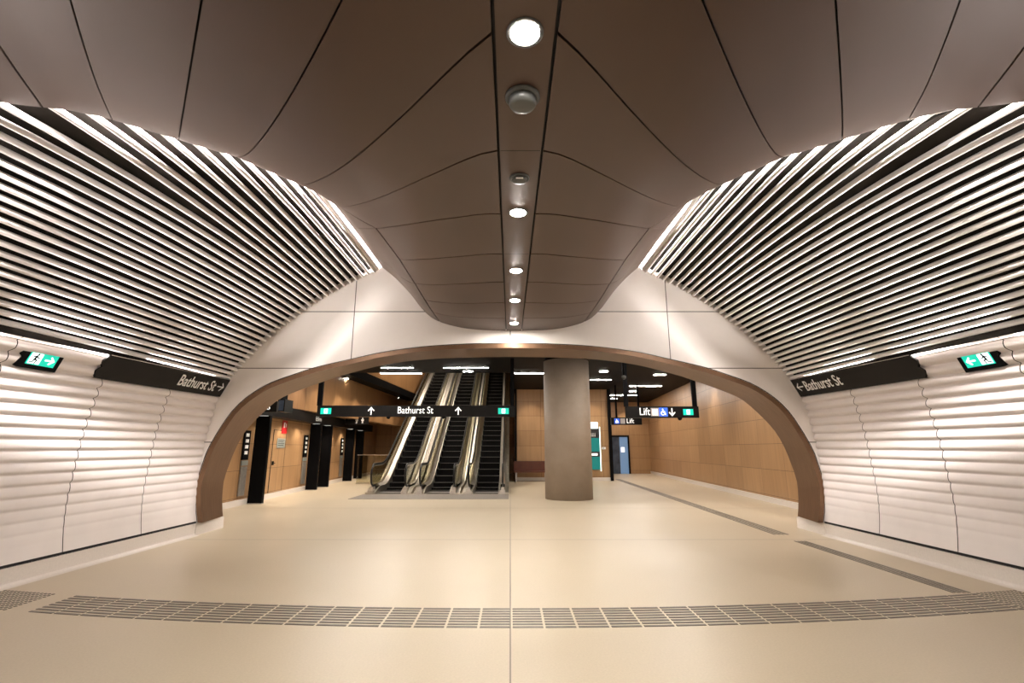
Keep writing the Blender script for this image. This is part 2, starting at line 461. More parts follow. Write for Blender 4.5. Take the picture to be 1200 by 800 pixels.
# remaining seams run to the straight part of the edge
def t_for_y(Y):
    for n in range(nE*50+1):
        if edge_at(n/50)[1] >= Y: return n/50
    return nE
tE += [t_for_y(7.3), t_for_y(8.05), t_for_y(8.65), t_for_y(8.85), t_for_y(9.0), nE]
tE = tE[:len(QS)-1] + [nE]
G_FAR = ([0, .2, .385, .56, .66, .765, .88, 1.0], [0, .012, .06, .17, .33, .58, .81, 1.0])
G_NEAR = ([0, .2, .4, .6, .8, 1.0], [0, .03, .14, .34, .62, 1.0])
def canopy(sgn, q, r, lift=0.0):
    S = smooth_interp(q, list(range(len(QS))), QS); t = interp(q, list(range(len(tE))), tE)
    e = edge_at(t); d = 0.05+0.06*min(1, max(0, (nE-t)/4))
    sx = SP_X + sgn*SP_W/2
    ex = sgn*(e[0]-d)
    x = sx+(ex-sx)*r; y = S+(e[1]-S)*r**interp(q, [7, 8, 9, 10, 13, 15], [1.0, 1.1, 1.4, 1.85, 1.9, 1.9])
    zs = spine_z(S); w = min(1, max(0, (S-3.0)/5.0)); w = w*w*(3-2*w)
    g = smooth_interp(r, *G_FAR)*w + smooth_interp(r, *G_NEAR)*(1-w)
    return (x, min(y, YP-0.004), zs+(e[2]-zs)*g+lift)
ceil_back = MB()
for sgn in (-1, 1):
    rows = []
    for i in range(0, (len(QS)-1)*6+1):
        q = i/6; rows.append([canopy(sgn, q, r/24, 0.03) for r in range(25)])
    ceil_back.grid(rows)
rows = [[(SP_X-SP_W/2, QS[i], spine_z(QS[i])+0.03), (SP_X+SP_W/2, QS[i], spine_z(QS[i])+0.03)] for i in range(len(QS))]
ceil_back.grid(rows)
ceiling = ceil_back.build('ceiling', 'gap'); tag(ceiling, kind='structure')
R_LONG_Q = [9, 9.4, 10, 11, 12, 13, 14, 15]; R_LONG = [1.0, .79, .61, .565, .545, .535, .528, .52]
def panel(sgn, q0, q1, ra, rb):          # ra, rb functions of q
    b = MB(); nq = 8; nr = 22; rows = []; rims = []
    gq = 0.010
    for i in range(nq+1):
        q = q0+gq+(q1-q0-2*gq)*i/nq; a = ra(q); c = rb(q)
        rows.append([canopy(sgn, q, a+(c-a)*j/nr) for j in range(nr+1)])
    b.grid(rows)
    # turned edges
    ring = rows[0] + [r[-1] for r in rows[1:]] + rows[-1][::-1][1:] + [r[0] for r in rows[::-1][1:-1]]
    up = [(p[0], p[1], p[2]+0.025) for p in ring]
    n = len(ring); b.add(ring+up, [(i, (i+1) % n, n+(i+1) % n, n+i) for i in range(n)])
    return b.build('ceiling_panel', 'bronze', ceiling)
for sgn in (-1, 1):
    r0 = lambda q: 0.004
    rl = lambda q: interp(q, R_LONG_Q, R_LONG)
    for j in range(len(QS)-1):
        if j < 9: panel(sgn, j, j+1, r0, lambda q: 1.0)
        else: panel(sgn, j, j+1, r0, lambda q: rl(q)-0.004)
    panel(sgn, 9.02, 10, lambda q: rl(q)+0.004, lambda q: 1.0)
    panel(sgn, 10, 12, lambda q: rl(q)+0.004, lambda q: 1.0)
    panel(sgn, 12, 15, lambda q: rl(q)+0.004, lambda q: 1.0)
# spine strip
SPJ = [YB, -2.4, -0.55, 1.0, 2.98, 5.05, 7.1, YP]
for i in range(len(SPJ)-1):
    b = MB(); rows = []
    y0, y1 = SPJ[i]+0.004, SPJ[i+1]-0.004
    for k in range(9):
        y = y0+(y1-y0)*k/8; z = spine_z(y)
        rows.append([(SP_X-SP_W/2+0.008, y, z+0.02), (SP_X-SP_W/2+0.008, y, z), (SP_X+SP_W/2-0.008, y, z), (SP_X+SP_W/2-0.008, y, z+0.02)])
    b.grid(rows, False).build('spine_panel', 'bronze', ceiling)
# canopy nose closing the far end
MB().bbox(-2.6, 2.6, YP+0.01, YP+0.05, 5.0, 5.3).build('end_plate', 'gap', ceiling)

# ---- lights
def area(name, loc, sx, sy, power, color, target=None, spread=180, parent=None, shape='RECTANGLE'):
    l = bpy.data.lights.new(name, 'AREA'); l.shape = shape; l.size = sx; l.size_y = sy; l.energy = power; l.color = color
    l.spread = math.radians(spread)
    o = bpy.data.objects.new(name, l); COL.objects.link(o); o.location = loc
    d = Vector(target)-Vector(loc) if target is not None else Vector((0, 0, -1))
    o.rotation_euler = d.to_track_quat('-Z', 'Y').to_euler()
    return o
def spot(name, loc, power, color, target, ang=120, blend=0.6, r=0.05):
    l = bpy.data.lights.new(name, 'SPOT'); l.energy = power; l.color = color; l.spot_size = math.radians(ang)
    l.spot_blend = blend; l.shadow_soft_size = r
    o = bpy.data.objects.new(name, l); COL.objects.link(o); o.location = loc
    o.rotation_euler = (Vector(target)-Vector(loc)).to_track_quat('-Z', 'Y').to_euler()
    return o
WARM = (1.0, 0.86, 0.70); NEUT = (1.0, 0.91, 0.82)
P_DOWN = 260; P_COVE = 270; P_LEDGE = 30; P_WASH = 110

down_ys = [1.95, 3.98, 5.6, 6.94, 8.45]
names = ['round ceiling downlight nearest the viewer, the largest and brightest in the bronze spine',
         'round ceiling downlight just beyond the small grey sensor in the spine',
         'round ceiling downlight, third from the viewer along the bronze spine',
         'round ceiling downlight, second from the portal end of the bronze spine',
         'round ceiling downlight closest to the white portal wall, smallest of the row']
def downlight(y, label):
    z = spine_z(y)
    t = empty('downlight', (SP_X, y, z)); tag(t, label, 'downlight', 'downlights along the ceiling spine')
    MB().lathe([(0.078, -0.001), (0.088, -0.001), (0.090, -0.006), (0.084, -0.011), (0.072, -0.009)], 36).build('trim_ring', 'grey_plastic', t)
    MB().lathe([(0.068, -0.0095), (0.064, -0.0125)], 36).build('lens', 'lamp', t)
    return t
for y, n in zip(down_ys, names):
    downlight(y, n)
for y in (-0.3, -2.4):  # unseen downlights added behind the viewer for more light
    downlight(y, 'added round ceiling downlight in the spine, unseen behind the viewer')

# cove strips on top of the canopy lip, washing the slats
for sgn in (-1, 1):
    cv = empty('cove_light', (0, 0, 0))
    pts = []
    for t in [3.0, 4.0] + [5+i*1.0 for i in range(0, nE-5+1)]:
        e = edge_at(t); pts.append((sgn*(e[0]-0.46), e[1]-0.05, e[2]+0.46))
    b = MB().tube(pts, 0.010, 6); b.build('light_strip', 'cove', cv)
    tag(cv, 'linear light strip hidden behind the %s lip of the bronze ceiling' % ('left' if sgn < 0 else 'right'), 'light strip', 'cove light strips')
    for a, c in zip(pts[:-1], pts[1:]):
        A = Vector(a); B = Vector(c); L = (B-A).length; mid = (A+B)/2 + Vector((0, 0, -0.012))
        l = bpy.data.lights.new('cove_beam', 'AREA'); l.shape = 'RECTANGLE'; l.size = L; l.size_y = 0.03; l.spread = math.radians(150)
        l.energy = P_COVE*L; l.color = (1.0, 0.93, 0.90)
        o = bpy.data.objects.new('cove_beam', l); COL.objects.link(o); o.location = mid
        xa = (B-A).normalized(); za = -Vector((sgn*0.70, 0, -0.71)); za = (za - xa*za.dot(xa)).normalized(); ya = za.cross(xa)
        m = Matrix((xa, ya, za)).transposed().to_4x4(); m.translation = mid; o.matrix_world = m

# unseen strips added on the ledge to brighten the slat screen from below
for sgn in (-1, 1):
    MB().grid([[(sgn*5.345, y, wz(ZTOP, y)-0.02), (sgn*5.365, y, wz(ZTOP, y)-0.02)] for y in (YB+0.1, 2.5, YP-0.05)], False).build('light_strip', 'cove', wall_l if sgn < 0 else wall_r)
    for y0, y1, pw in ((YB+0.1, 1.5, 0.06), (1.5, 3.5, 0.2), (3.5, 5.0, 0.6), (5.0, 7.0, 1.25), (7.0, 9.05, 1.4)):
        l = bpy.data.lights.new('ledge_fill', 'AREA'); l.shape = 'RECTANGLE'; l.size = y1-y0; l.size_y = 0.02
        l.energy = P_LEDGE*pw*(y1-y0); l.color = (1.0, 0.94, 0.91); l.spread = math.radians(85)
        o = bpy.data.objects.new('ledge_fill', l); COL.objects.link(o)
        xa = Vector((0, 1, 0)); za = -Vector((-sgn*0.80, 0, 0.60)).normalized(); ya = za.cross(xa)
        m = Matrix((xa, ya, za)).transposed().to_4x4(); m.translation = (sgn*5.355, (y0+y1)/2, wz(ZTOP, (y0+y1)/2)-0.014); o.matrix_world = m

# ---- round fittings in the spine
def fitting(name, px, label, cat, rings, extra=None):
    y = None
    for n in range(100, 900):
        yy = n/100
        if to_px((SP_X, yy, spine_z(yy)))[1] >= px: y = yy; break
    t = empty(name, (SP_X, y, spine_z(y))); tag(t, label, cat)
    return t
t = fitting('security_camera', 112, 'round grey dome camera hanging under the spine between first downlight and small sensor', 'camera', None)
MB().lathe([(0.098, 0), (0.100, -0.014), (0.094, -0.022), (0.084, -0.024)], 36).build('mounting_ring', 'grey_plastic', t)
MB().lathe([(0.080, -0.022), (0.079, -0.052), (0.072, -0.064), (0.05, -0.068), (0.015, -0.069)], 36).build('dome', 'lens_grey', t)
t = fitting('smoke_detector', 208, 'small flat greenish grey smoke detector disc on the spine before the second downlight', 'smoke detector', None)
MB().lathe([(0.075, 0), (0.077, -0.010), (0.070, -0.016)], 32).build('base', 'grey_plastic', t)
MB().lathe([(0.060, -0.014), (0.058, -0.026), (0.045, -0.034), (0.02, -0.036)], 32).build('cover', 'lens_grey', t)
MB().box((0, -0.052, -0.034), (0.055, 0.012, 0.006)).build('indicator', 'white_ink', t)

# ================================================================== PORTAL
FRONT = [(232,611),(230,594),(229.8,575),(232,560),(235,552.5),(242,531.5),(249,517.5),(258.6,501.7),(270,485),(280,474),(294,462.5),(316,449.5),(349,437.5),(369,431),(412,421),(450,412.8),(500,406.2),(550,403.2),(598,402.4)]
INNER = [(261,606),(260.4,587.5),(261,573.5),(262.5,562),(265.6,552.5),(275,528),(284,510.8),(292,500),(306,485.5),(327.5,467.5),(354,456),(391,443),(400,440),(450,427.5),(500,421),(550,418.8),(598,418)]
def densify(pts, n):
    L = [0]
    for a, b in zip(pts[:-1], pts[1:]): L.append(L[-1]+math.dist(a, b))
    return [(smooth_interp(L[-1]*i/n, L, [p[0] for p in pts]), smooth_interp(L[-1]*i/n, L, [p[1] for p in pts])) for i in range(n+1)]
NP = 44
def side_curve(px, Y):
    pts = [on_y(*p, Y) for p in px]; pts = [(p[0], p[2]) for p in pts]; pts[-1] = (0, pts[-1][1])
    return densify(pts, NP)
YI = 9.97
cf = side_curve(FRONT, YP); ci = side_curve(INNER, YI)
def full(c): return [(x, z) for x, z in c] + [(-x, z) for x, z in c[::-1][1:]]
cf = full(cf); ci = full(ci)
cf[0] = (cf[0][0], 0.215); cf[-1] = (cf[-1][0], 0.215); ci[0] = (ci[0][0], 0.215); ci[-1] = (ci[-1][0], 0.215)
cm = []
for i, (a, b_) in enumerate(zip(cf, ci)):
    p = cf[max(i-1, 0)]; q = cf[min(i+1, len(cf)-1)]; d = Vector((q[0]-p[0], q[1]-p[1])).normalized()
    cm.append((a[0]+d.y*0.0+d.y*0.085, a[1]-d.x*0.085))   # inward of the arch
if abs(cm[0][0]) > abs(cf[0][0]):
    cm = [(2*a[0]-m[0], 2*a[1]-m[1]) for a, m in zip(cf, cm)]
cm[0] = (cm[0][0], 0.215); cm[-1] = (cm[-1][0], 0.215)
# white wall around the arch: outer boundary follows above the tunnel section
def outer(i):
    n = len(cf)-1; a = PI*i/n
    return (-7.0*math.cos(a), 0.0+6.4*math.sin(a)**0.8)
ow = []
for i in range(len(cf)):
    ox, oz = outer(i)
    ow.append((ox, max(oz, 0.215)))
b = MB()
b.grid([[(x, YP, z) for x, z in cf], [(x, YP, z) for x, z in ow]], False)
wall_end = b.build('wall_end', 'portal'); tag(wall_end, kind='structure')
b = MB()
b.grid([[(x, YP-0.004, z) for x, z in cf], [(x, YP-0.004, z) for x, z in cm]], False)
b.grid([[(x, YP-0.004, z) for x, z in cm], [(x, YI, z) for x, z in ci]], True)
big = []
for i in range(len(ci)):
    a = PI*i/(len(ci)-1); big.append((-9.5*math.cos(a), max(0.0, 6.0*math.sin(a)**0.7)))
b.grid([[(x, YI, z) for x, z in ci], [(x, YI, z) for x, z in big]], False)
tr = b.build('trim_1', 'reveal'); tag(tr, kind='structure')
# thin black line where bronze meets white
bl = MB(); rows = []
rows.append([(x, YP-0.008, z) for x, z in cf])
rr = []
for i, (x, z) in enumerate(cf):
    mx, mz = cm[i]; L = math.hypot(mx-x, mz-z) or 1; rr.append((x-(mx-x)/L*0.014, YP-0.008, z-(mz-z)/L*0.014))
rows.append(rr); bl.grid(rows, False).build('shadow_line', 'gap', tr)
for sgn, side in ((-1, 'left'), (1, 'right')):
    x0 = abs(ci[0][0]) 
    b = MB()
    b.add([(sgn*5.6, YP, 0), (sgn*5.585, YP-0.01, 0), (sgn*(x0-0.02), YI+0.02, 0), (sgn*8, YI+0.02, 0), (sgn*8, YP, 0),
           (sgn*5.6, YP, .212), (sgn*5.59, YP-0.01, .212), (sgn*(x0-0.01), YI+0.02, .212), (sgn*8, YI+0.02, .212), (sgn*8, YP, .212)],
          [(0, 1, 6, 5), (1, 2, 7, 6), (2, 3, 8, 7), (5, 6, 7, 8, 9), (3, 4, 9, 8)])
    o = b.build('baseboard_portal_'+side, 'plinth'); tag(o, kind='structure')

# ================================================================== WALL SIGNS
UPL = Vector((0.457, 0, 0.89)).normalized()
def wall_sign(sgn):
    side = 'left' if sgn < 0 else 'right'
    t = empty('direction_sign', (sgn*5.5, 7.8, SIGN_Z0))
    tag(t, 'long black Bathurst St sign set into the %s ribbed wall, its inner end wavy' % side, 'sign', 'wall direction signs')
    def wx(z): return base_x(z)-0.068
    n = 28; zs = [SIGN_Z0+(ZTOP-0.004-SIGN_Z0)*i/n for i in range(n+1)]
    b = MB(); rows = [[], []]
    x0, z0, x1, z1 = wx(SIGN_Z0), SIGN_Z0, wx(ZTOP), ZTOP-0.004
    for z in zs:
        f = (z-z0)/(z1-z0); x = x0+(x1-x0)*f
        yw = SIGN_Y0-0.055*abs(math.sin(PI*(z-0.80)/PITCH))**0.8 - 0.10*f*0 
        rows[0].append((sgn*x, yw, wz(z, yw))); rows[1].append((sgn*x, YP-0.01, z))
    b.grid(rows, False)
    back = [[(sgn*(abs(p[0])+0.03), p[1], p[2]) for p in r] for r in rows]
    b.grid([rows[0], back[0]], False)
    b.grid([[r[0] for r in rows], [r[0] for r in back]], False)
    b.grid([[r[-1] for r in rows], [r[-1] for r in back]], False)
    o = b.build('panel', 'black_sat', t); o.matrix_parent_inverse = Matrix.Translation(-t.location)
    ya = Vector((-sgn*(x0-x1), 0, z1-z0)).normalized(); xa = Vector((0, 1, 0)) if sgn < 0 else Vector((0, -1, 0))
    nrm = xa.cross(ya)
    def P(y, z): 
        f = (z-z0)/(z1-z0); return Vector((sgn*(x0+(x1-x0)*f), y, wz(z, y))) + nrm*0.009 - t.location
    xa = (P(8.9, 2.6)-P(7.8, 2.6)).normalized()*(1 if sgn < 0 else -1)
    if sgn < 0:
        text('lettering', 'Bathurst St', 0.275, 'white_ink', t, P(7.80, SIGN_Z0+0.085), xa, ya, fit=0.98, bold=0.002)
        flat(arrow(0.17, 0), 'arrow', 'white_ink', t, P(8.93, SIGN_Z0+0.17), xa, ya)
    else:
        text('lettering', 'Bathurst St', 0.275, 'white_ink', t, P(8.80, SIGN_Z0+0.085), xa, ya, fit=0.98, bold=0.002)
        flat(arrow(0.17, PI), 'arrow', 'white_ink', t, P(8.93, SIGN_Z0+0.17), xa, ya)
    MB().tube([(sgn*(x1-0.004), SIGN_Y0, wz(z1, SIGN_Y0)), (sgn*(x1-0.004), YP-0.01, z1)], 0.004, 6).build('top_edge', 'steel', t).matrix_parent_inverse = Matrix.Translation(-t.location)
wall_sign(-1); wall_sign(1)
def exit_sign(sgn):
    side = 'left' if sgn < 0 else 'right'
    zc = (EX_Z0+EX_Z1)/2; yc = (EX_Y0+EX_Y1)/2; x = base_x(zc)-0.074
    t = empty('exit_sign', (sgn*x, yc, zc)); tag(t, 'green running-man exit sign in a black frame on the %s ribbed wall' % side, 'exit sign', 'wall exit signs')
    ya = Vector((-sgn*(base_x(EX_Z0)-base_x(EX_Z1)), 0, EX_Z1-EX_Z0)).normalized(); xa = Vector((0, 1, 0)) if sgn < 0 else Vector((0, -1, 0))
    w = EX_Y1-EX_Y0; h = 0.25; n = xa.cross(ya)
    far = w/2
    poly = [(far, -h/2), (far, h/2)] + [(-w/2-0.035*abs(math.sin(PI*i/32*1.9)), h/2-h*i/32) for i in range(33)]
    if sgn > 0: poly = [(-x_, y_) for x_, y_ in poly][::-1]
    flat([poly], 'frame', 'black', t, -n*0.05, xa, ya, 0.055)
    fx = 1 if sgn < 0 else -1
    flat([rect(-0.17, -0.075, 0.17, 0.075)], 'green_panel', 'green_lit', t, n*0.005, xa, ya, 0.003)
    d = flat([rect(min(-0.155*fx, -0.02*fx), -0.064, max(-0.155*fx, -0.02*fx), 0.064)], 'doorway_symbol', 'exit_white', t, n*0.008, xa, ya, 0.002)
    flat(runner(0.135, -0.085*fx, 0.0, fx), 'running_figure', 'black', t, n*0.010, xa, ya, 0.002)
    flat(arrow(0.095, 0 if sgn < 0 else PI, 0.2, 0.085*fx, 0), 'arrow', 'exit_white', t, n*0.008, xa, ya, 0.002)
exit_sign(-1); exit_sign(1)

# ================================================================== TACTILE PAVING
def arc_y(x): return 0.0202*x*x
b = MB()
NB = 8; d0, d1 = 4.57, 5.12; pitch = (d1-d0)/NB
x = -4.55; L = 0.285
while x < 4.86:
    for r in range(NB):
        y0 = d0+r*pitch+0.012; y1 = y0+0.036; xa_, xb = x+0.010, x+L-0.010
        lim = 4.58+0.047*(NB-1-r)+0.06
        xb = min(xb, 4.93)
        if xa_ >= xb: continue
        s0 = arc_y(xa_); s1 = arc_y(xb)
        b.add([(xa_, y0+s0, 0), (xb, y0+s1, 0), (xb, y1+s1, 0), (xa_, y1+s0, 0),
               (xa_+.004, y0+s0+.004, .005), (xb-.004, y0+s1+.004, .005), (xb-.004, y1+s1-.004, .005), (xa_+.004, y1+s0-.004, .005)],
              [(4, 5, 6, 7), (0, 1, 5, 4), (1, 2, 6, 5), (2, 3, 7, 6), (3, 0, 4, 7)])
    x += L
tag(b.build('tactile_paving', 'stud'), 'wide band of ribbed metal guide bars crossing the foreground floor', 'tactile paving')
def dots(name, label, x0, x1, y0f, skip=None):
    b = MB(); nx = int((x1-x0)/0.05)
    for i in range(nx):
        for j in range(11):
            X = x0+0.025+i*0.05; Y = y0f+0.025+j*0.05+arc_y(X)
            if skip and skip(X, j): continue
            r0, r1 = 0.0175, 0.012
            vs = [(X+r0*math.cos(k*PI/4), Y+r0*math.sin(k*PI/4), 0) for k in range(8)] + [(X+r1*math.cos(k*PI/4), Y+r1*math.sin(k*PI/4), .005) for k in range(8)]
            b.add(vs, [(k, (k+1) % 8, 8+(k+1) % 8, 8+k) for k in range(8)] + [tuple(range(8, 16))])
    tag(b.build(name, 'stud'), label, 'tactile paving', 'studded warning pads')
dots('tactile_pad', 'studded metal warning pad by the left wall', -5.50, -4.78, 4.57)
dots('tactile_pad', 'studded metal warning pad at the right end of the guide band', 4.94, 5.52, 4.57)
b = MB()
for i in range(4):
    x = 4.735+i*0.055
    for y0, y1 in ((5.62, 6.4), (6.41, 7.2), (7.21, 7.95), (7.96, 8.58)):
        b.box((x, (y0+y1)/2, 0.0025), (0.030, y1-y0, 0.005))
tag(b.build('tactile_paving', 'stud'), 'narrow four-rib guide strip running towards the portal along the right wall', 'tactile paving')
A = on_z(916, 626.3, 0); B = on_z(724, 561.5, 0)
b = MB(); d = Vector(B)-Vector(A); Ld = d.length; d.normalize(); n = Vector((d.y, -d.x, 0))
for i in range(4):
    k = 0
    while k*0.6 < Ld:
        c = Vector(A)+n*(i-1.5)*0.075+d*(k*0.6+0.29)
        b.box((c.x, c.y, 0.0025), (0.042, 0.56, 0.005), Matrix.Rotation(-math.atan2(d.x, d.y), 3, 'Z')); k += 1
tag(b.build('tactile_paving', 'stud'), 'long guide strip on the hall floor leading from the portal to the lift', 'tactile paving')

# ================================================================== HALL
HC = 4.4; VX0 = -6.6; VX1 = 0.12; VY = 18.75
b = MB()
b.bbox(-9.5, 10.5, YI+0.01, VY, HC, HC+0.35)
b.bbox(VX1, 10.5, VY, 34, HC, HC+0.35)
b.prism([(-9.5, VY), (-6.45, VY), (-5.7, 30), (-9.5, 30)], 2, HC, HC+0.35)
hc = b.build('ceiling_hall', 'black'); tag(hc, kind='structure')
# right wall (slightly splayed)
def wallbox(name, x0, y0, x1, y1, z0, z1, mat, th=0.2, out=1):
    b = MB(); d = Vector((x1-x0, y1-y0)).normalized(); n = Vector((d.y, -d.x))*th*out
    b.prism([(x0, y0), (x1, y1), (x1+n.x, y1+n.y), (x0+n.x, y0+n.y)], 2, z0, z1)
    o = b.build(name, mat); tag(o, kind='structure'); return o
RW = ((7.15, YI+0.03), (8.75, 31.0))
wallbox('wall_hall_right', *RW[0], *RW[1], 0.0, HC, 'wood_y')
wallbox('baseboard_hall_right', RW[0][0]-0.06, RW[0][1], RW[1][0]-0.06, RW[1][1], 0, 0.15, 'plinth', 0.06)
LW = ((-7.15, YI+0.03), (-8.45, 31.0))
def lw(y): return LW[0][0]+(LW[1][0]-LW[0][0])*(y-LW[0][1])/(LW[1][1]-LW[0][1])
wallbox('wall_hall_left', *LW[0], *LW[1], 0.0, HC, 'wood_y', 0.2, -1)
wallbox('baseboard_hall_left', LW[0][0]+0.06, LW[0][1], LW[1][0]+0.06, LW[1][1], 0, 0.15, 'plinth', 0.06, -1)
wallbox('wall_hall_end', -9.5, 31.0, 10.5, 31.0, 0.0, HC+6, 'wood_x', 0.3, -1)
# bulkhead above the left header, and the upper wall of the escalator void
wallbox('wall_bulkhead', -7.25, 14.0, -6.35, 30.9, 2.80, HC, 'wood_void', 0.4, -1)
wallbox('wall_void_left', -6.40, VY, -5.75, 30.9, HC+0.352, HC+5, 'wood_void', 0.2, -1)
wallbox('wall_void_right', VX1+0.01, VY+0.3, VX1+0.01, 30.9, HC+0.352, HC+5, 'wood_void', 0.2, 1)
MB().bbox(-7.5, 1.5, VY-0.1, VY+0.12, HC+0.352, HC+5).build('wall_void_front', 'black')['kind'] = 'structure'
b = MB().bbox(-7.5, 1.5, VY, 31, HC+5, HC+5.1); tag(b.build('ceiling_void', 'black'), kind='structure')
# middle wall block
b = MB(); b.bbox(VX1+0.10, 4.85, 24.1, 30.9, 0, HC-0.01); tag(b.build('wall_middle', 'wood_x'), kind='structure')
b = MB(); b.bbox(VX1+0.10, 4.80, 24.03, 24.1, 0, 0.16); tag(b.build('baseboard_middle', 'plinth'), kind='structure')
b = MB(); b.bbox(4.80, 4.95, 23.98, 24.1, 0, HC-0.01); b.bbox(VX1+0.10, VX1+0.2, 23.99, 24.1, 0, HC-0.01)
tag(b.build('trim_2', 'black'), kind='structure')

# column
b = MB(); cx_, cy_ = 1.82, 15.65
b.lathe([(0.735, 0.0), (0.735, 4.28)], 64, (0, 0, 0))
t = b.build('concrete_column', 'concrete', loc=(cx_, cy_, 0)); tag(t, 'thick round bare concrete column standing right of the escalators', 'column')
MB().lathe([(0.70, 4.28), (0.70, HC)], 48).build('black_collar', 'black', t)

# ---- black fins and header along the left wall
hd = empty('overhead_fascia', (lw(14), 14, 2.44)); tag(hd, 'long black overhead fascia running along the left timber wall above the black fins', 'fascia')
def fpt(y): return lw(y)+0.42
b = MB(); b.prism([(fpt(YI+0.6), YI+0.6), (fpt(28), 28.0), (lw(28)+0.02, 28.0), (lw(YI+0.6)+0.02, YI+0.6)], 2, 2.44, 2.79)
b.build('beam', 'black_sat', hd).matrix_parent_inverse = Matrix.Translation(-hd.location)
fins = [(14.2, 'nearest, widest'), (18.8, 'second'), (20.2, 'third'), (23.8, 'fourth'), (25.8, 'farthest')]
order = ['nearest to the portal', 'second from the portal, first of the middle pair', 'third from the portal, second of the middle pair', 'fourth from the portal', 'farthest back']
for i, ((y, _), o_) in enumerate(zip(fins, order)):
    t = empty('wall_fin', (lw(y)+0.27, y, 0)); tag(t, 'black fin on the left timber wall, ' + o_, 'fin', 'black fins on the left wall')
    MB().bbox(-0.20, 0.20, -0.06, 0.06, 0.0, 2.435).build('blade', 'black', t)
    MB().bbox(-0.12, 0.14, -0.065, -0.06, 2.425, 2.434).build('top_light', 'white_lit', t)
    MB().bbox(-0.205, 0.205, -0.065, 0.065, 0.0, 0.02).build('foot_plate', 'steel_dull', t)
# information strips on the wall next to the fins
def strip(y, label, side=-1):
    x = lw(y)+0.03; t = empty('help_panel', (x, y, 0)); tag(t, label, 'panel', 'narrow panels beside the fins')
    MB().bbox(0, 0.03, -0.16, 0.16, 0.25, 1.02).build('lower_panel', 'steel_dull', t)
    MB().bbox(0, 0.035, -0.16, 0.16, 1.05, 1.18).build('button_plate', 'plaque', t)
    MB().bbox(0, 0.03, -0.16, 0.16, 1.2, 2.0).build('upper_panel', 'black', t)
    b = MB()
    for k in range(4): b.bbox(0.030, 0.034, -0.08, 0.08, 1.35+k*0.16, 1.44+k*0.16)
    b.build('pictograms', 'white_ink', t)
strip(13.75, 'narrow grey and black panel with white pictograms left of the nearest black fin')
strip(18.45, 'narrow panel with white pictograms left of the middle pair of fins')
strip(20.65, 'narrow panel with white pictograms just beyond the middle pair of fins')
strip(23.35, 'narrow panel with white pictograms left of the farthest pair of fins')
# service door in the timber wall with plaque and handle
ang = math.atan2(LW[1][0]-LW[0][0], LW[1][1]-LW[0][1])
def on_left(px, py):
    u, dy, dz = ray(px, py); k = (LW[1][0]-LW[0][0])/(LW[1][1]-LW[0][1])
    t = (LW[0][0]-k*LW[0][1])/(u-k*dy); return (u*t, dy*t, EYE+dz*t)
p0 = on_left(319, 560); p1 = on_left(335, 540)
d1_ = empty('service_door', (lw(16.1), 16.1, 0), -ang); tag(d1_, 'flush timber service door in the left wall with dark handle', 'door')
MB().bbox(0.0, 0.012, -0.5, 0.5, 0.17, 2.08).build('leaf', 'wood_y', d1_)
b = MB()
for y_ in (-0.505, 0.505): b.bbox(0.0, 0.014, y_-0.008, y_+0.008, 0.17, 2.09)
b.bbox(0.0, 0.014, -0.505, 0.505, 2.08, 2.095); b.build('shadow_gap', 'gap', d1_)
b = MB().bbox(0.012, 0.05, -0.46, -0.38, 1.00, 1.12); b.bbox(0.04, 0.06, -0.46, -0.30, 1.05, 1.07); b.build('handle', 'black', d1_)
pq = empty('wall_plaque', (lw(16.2)+0.016, 16.2, 1.68), -ang); tag(pq, 'small grey metal plaque with lines of text on the timber service door', 'plaque')
MB().bbox(0, 0.012, -0.32, 0.32, -0.15, 0.15).build('plate', 'plaque', pq)
b = MB()
for k in range(4): b.bbox(0.012, 0.014, -0.25, 0.25-0.06*(k % 2), 0.09-k*0.055, 0.105-k*0.055)
b.build('text_lines', 'black', pq)
rp = on_left(333.5, 493)
rs = empty('fire_sign', (rp[0]+0.02, rp[1], 2.20), -ang); tag(rs, 'small red fire equipment sign under the fascia on the left timber wall', 'sign')
MB().bbox(0, 0.015, -0.20, 0.20, -0.20, 0.22).build('plate', 'red', rs)
b = MB().bbox(0.015, 0.018, -0.11, -0.02, -0.02, 0.14); b.bbox(0.015, 0.018, -0.11, 0.02, 0.12, 0.15); b.bbox(0.015, 0.018, 0.05, 0.11, 0.0, 0.12); b.build('extinguisher_symbol', 'white_ink', rs)
# small hanging signs under the fascia
def box_sign(name, px0, px1, py0, py1, Y, label, group=None, depth=0.12, hang=None, cat='sign'):
    a = on_y(px0, py1, Y); c = on_y(px1, py0, Y); cx0 = (a[0]+c[0])/2; w = c[0]-a[0]; h = c[2]-a[2]
    t = empty(name, (cx0, Y, a[2])); tag(t, label, cat, group)
    MB().bbox(-w/2, w/2, 0, depth, 0, h).build('casing', 'black_sat', t)
    if hang:
        for hx0, hx1, ztop in hang:
            k = on_y(hx0, 450, Y)[0]-cx0; q = on_y(hx1, 450, Y)[0]-cx0
            MB().bbox(k, q, depth*0.2, depth*0.8, h, ztop-a[2]).build('hanger', 'black', t)
    return t, w, h, cx0, a[2]
XA = (1, 0, 0); ZA = (0, 0, 1)
fd = Vector((LW[1][0]-LW[0][0], LW[1][1]-LW[0][1], 0)).normalized()
text('lettering', 'Elim', 0.24, 'white_ink', hd, Vector((fpt(18.2)+0.004, 18.2, 2.52))-hd.location, fd, (0, 0, 1), fit=0.62)
t, w, h, cx0, z0 = box_sign('toilet_sign', 404.5, 432, 488.5, 497, 22.0, 'small black toilet sign with two white figures behind the long hanging sign')
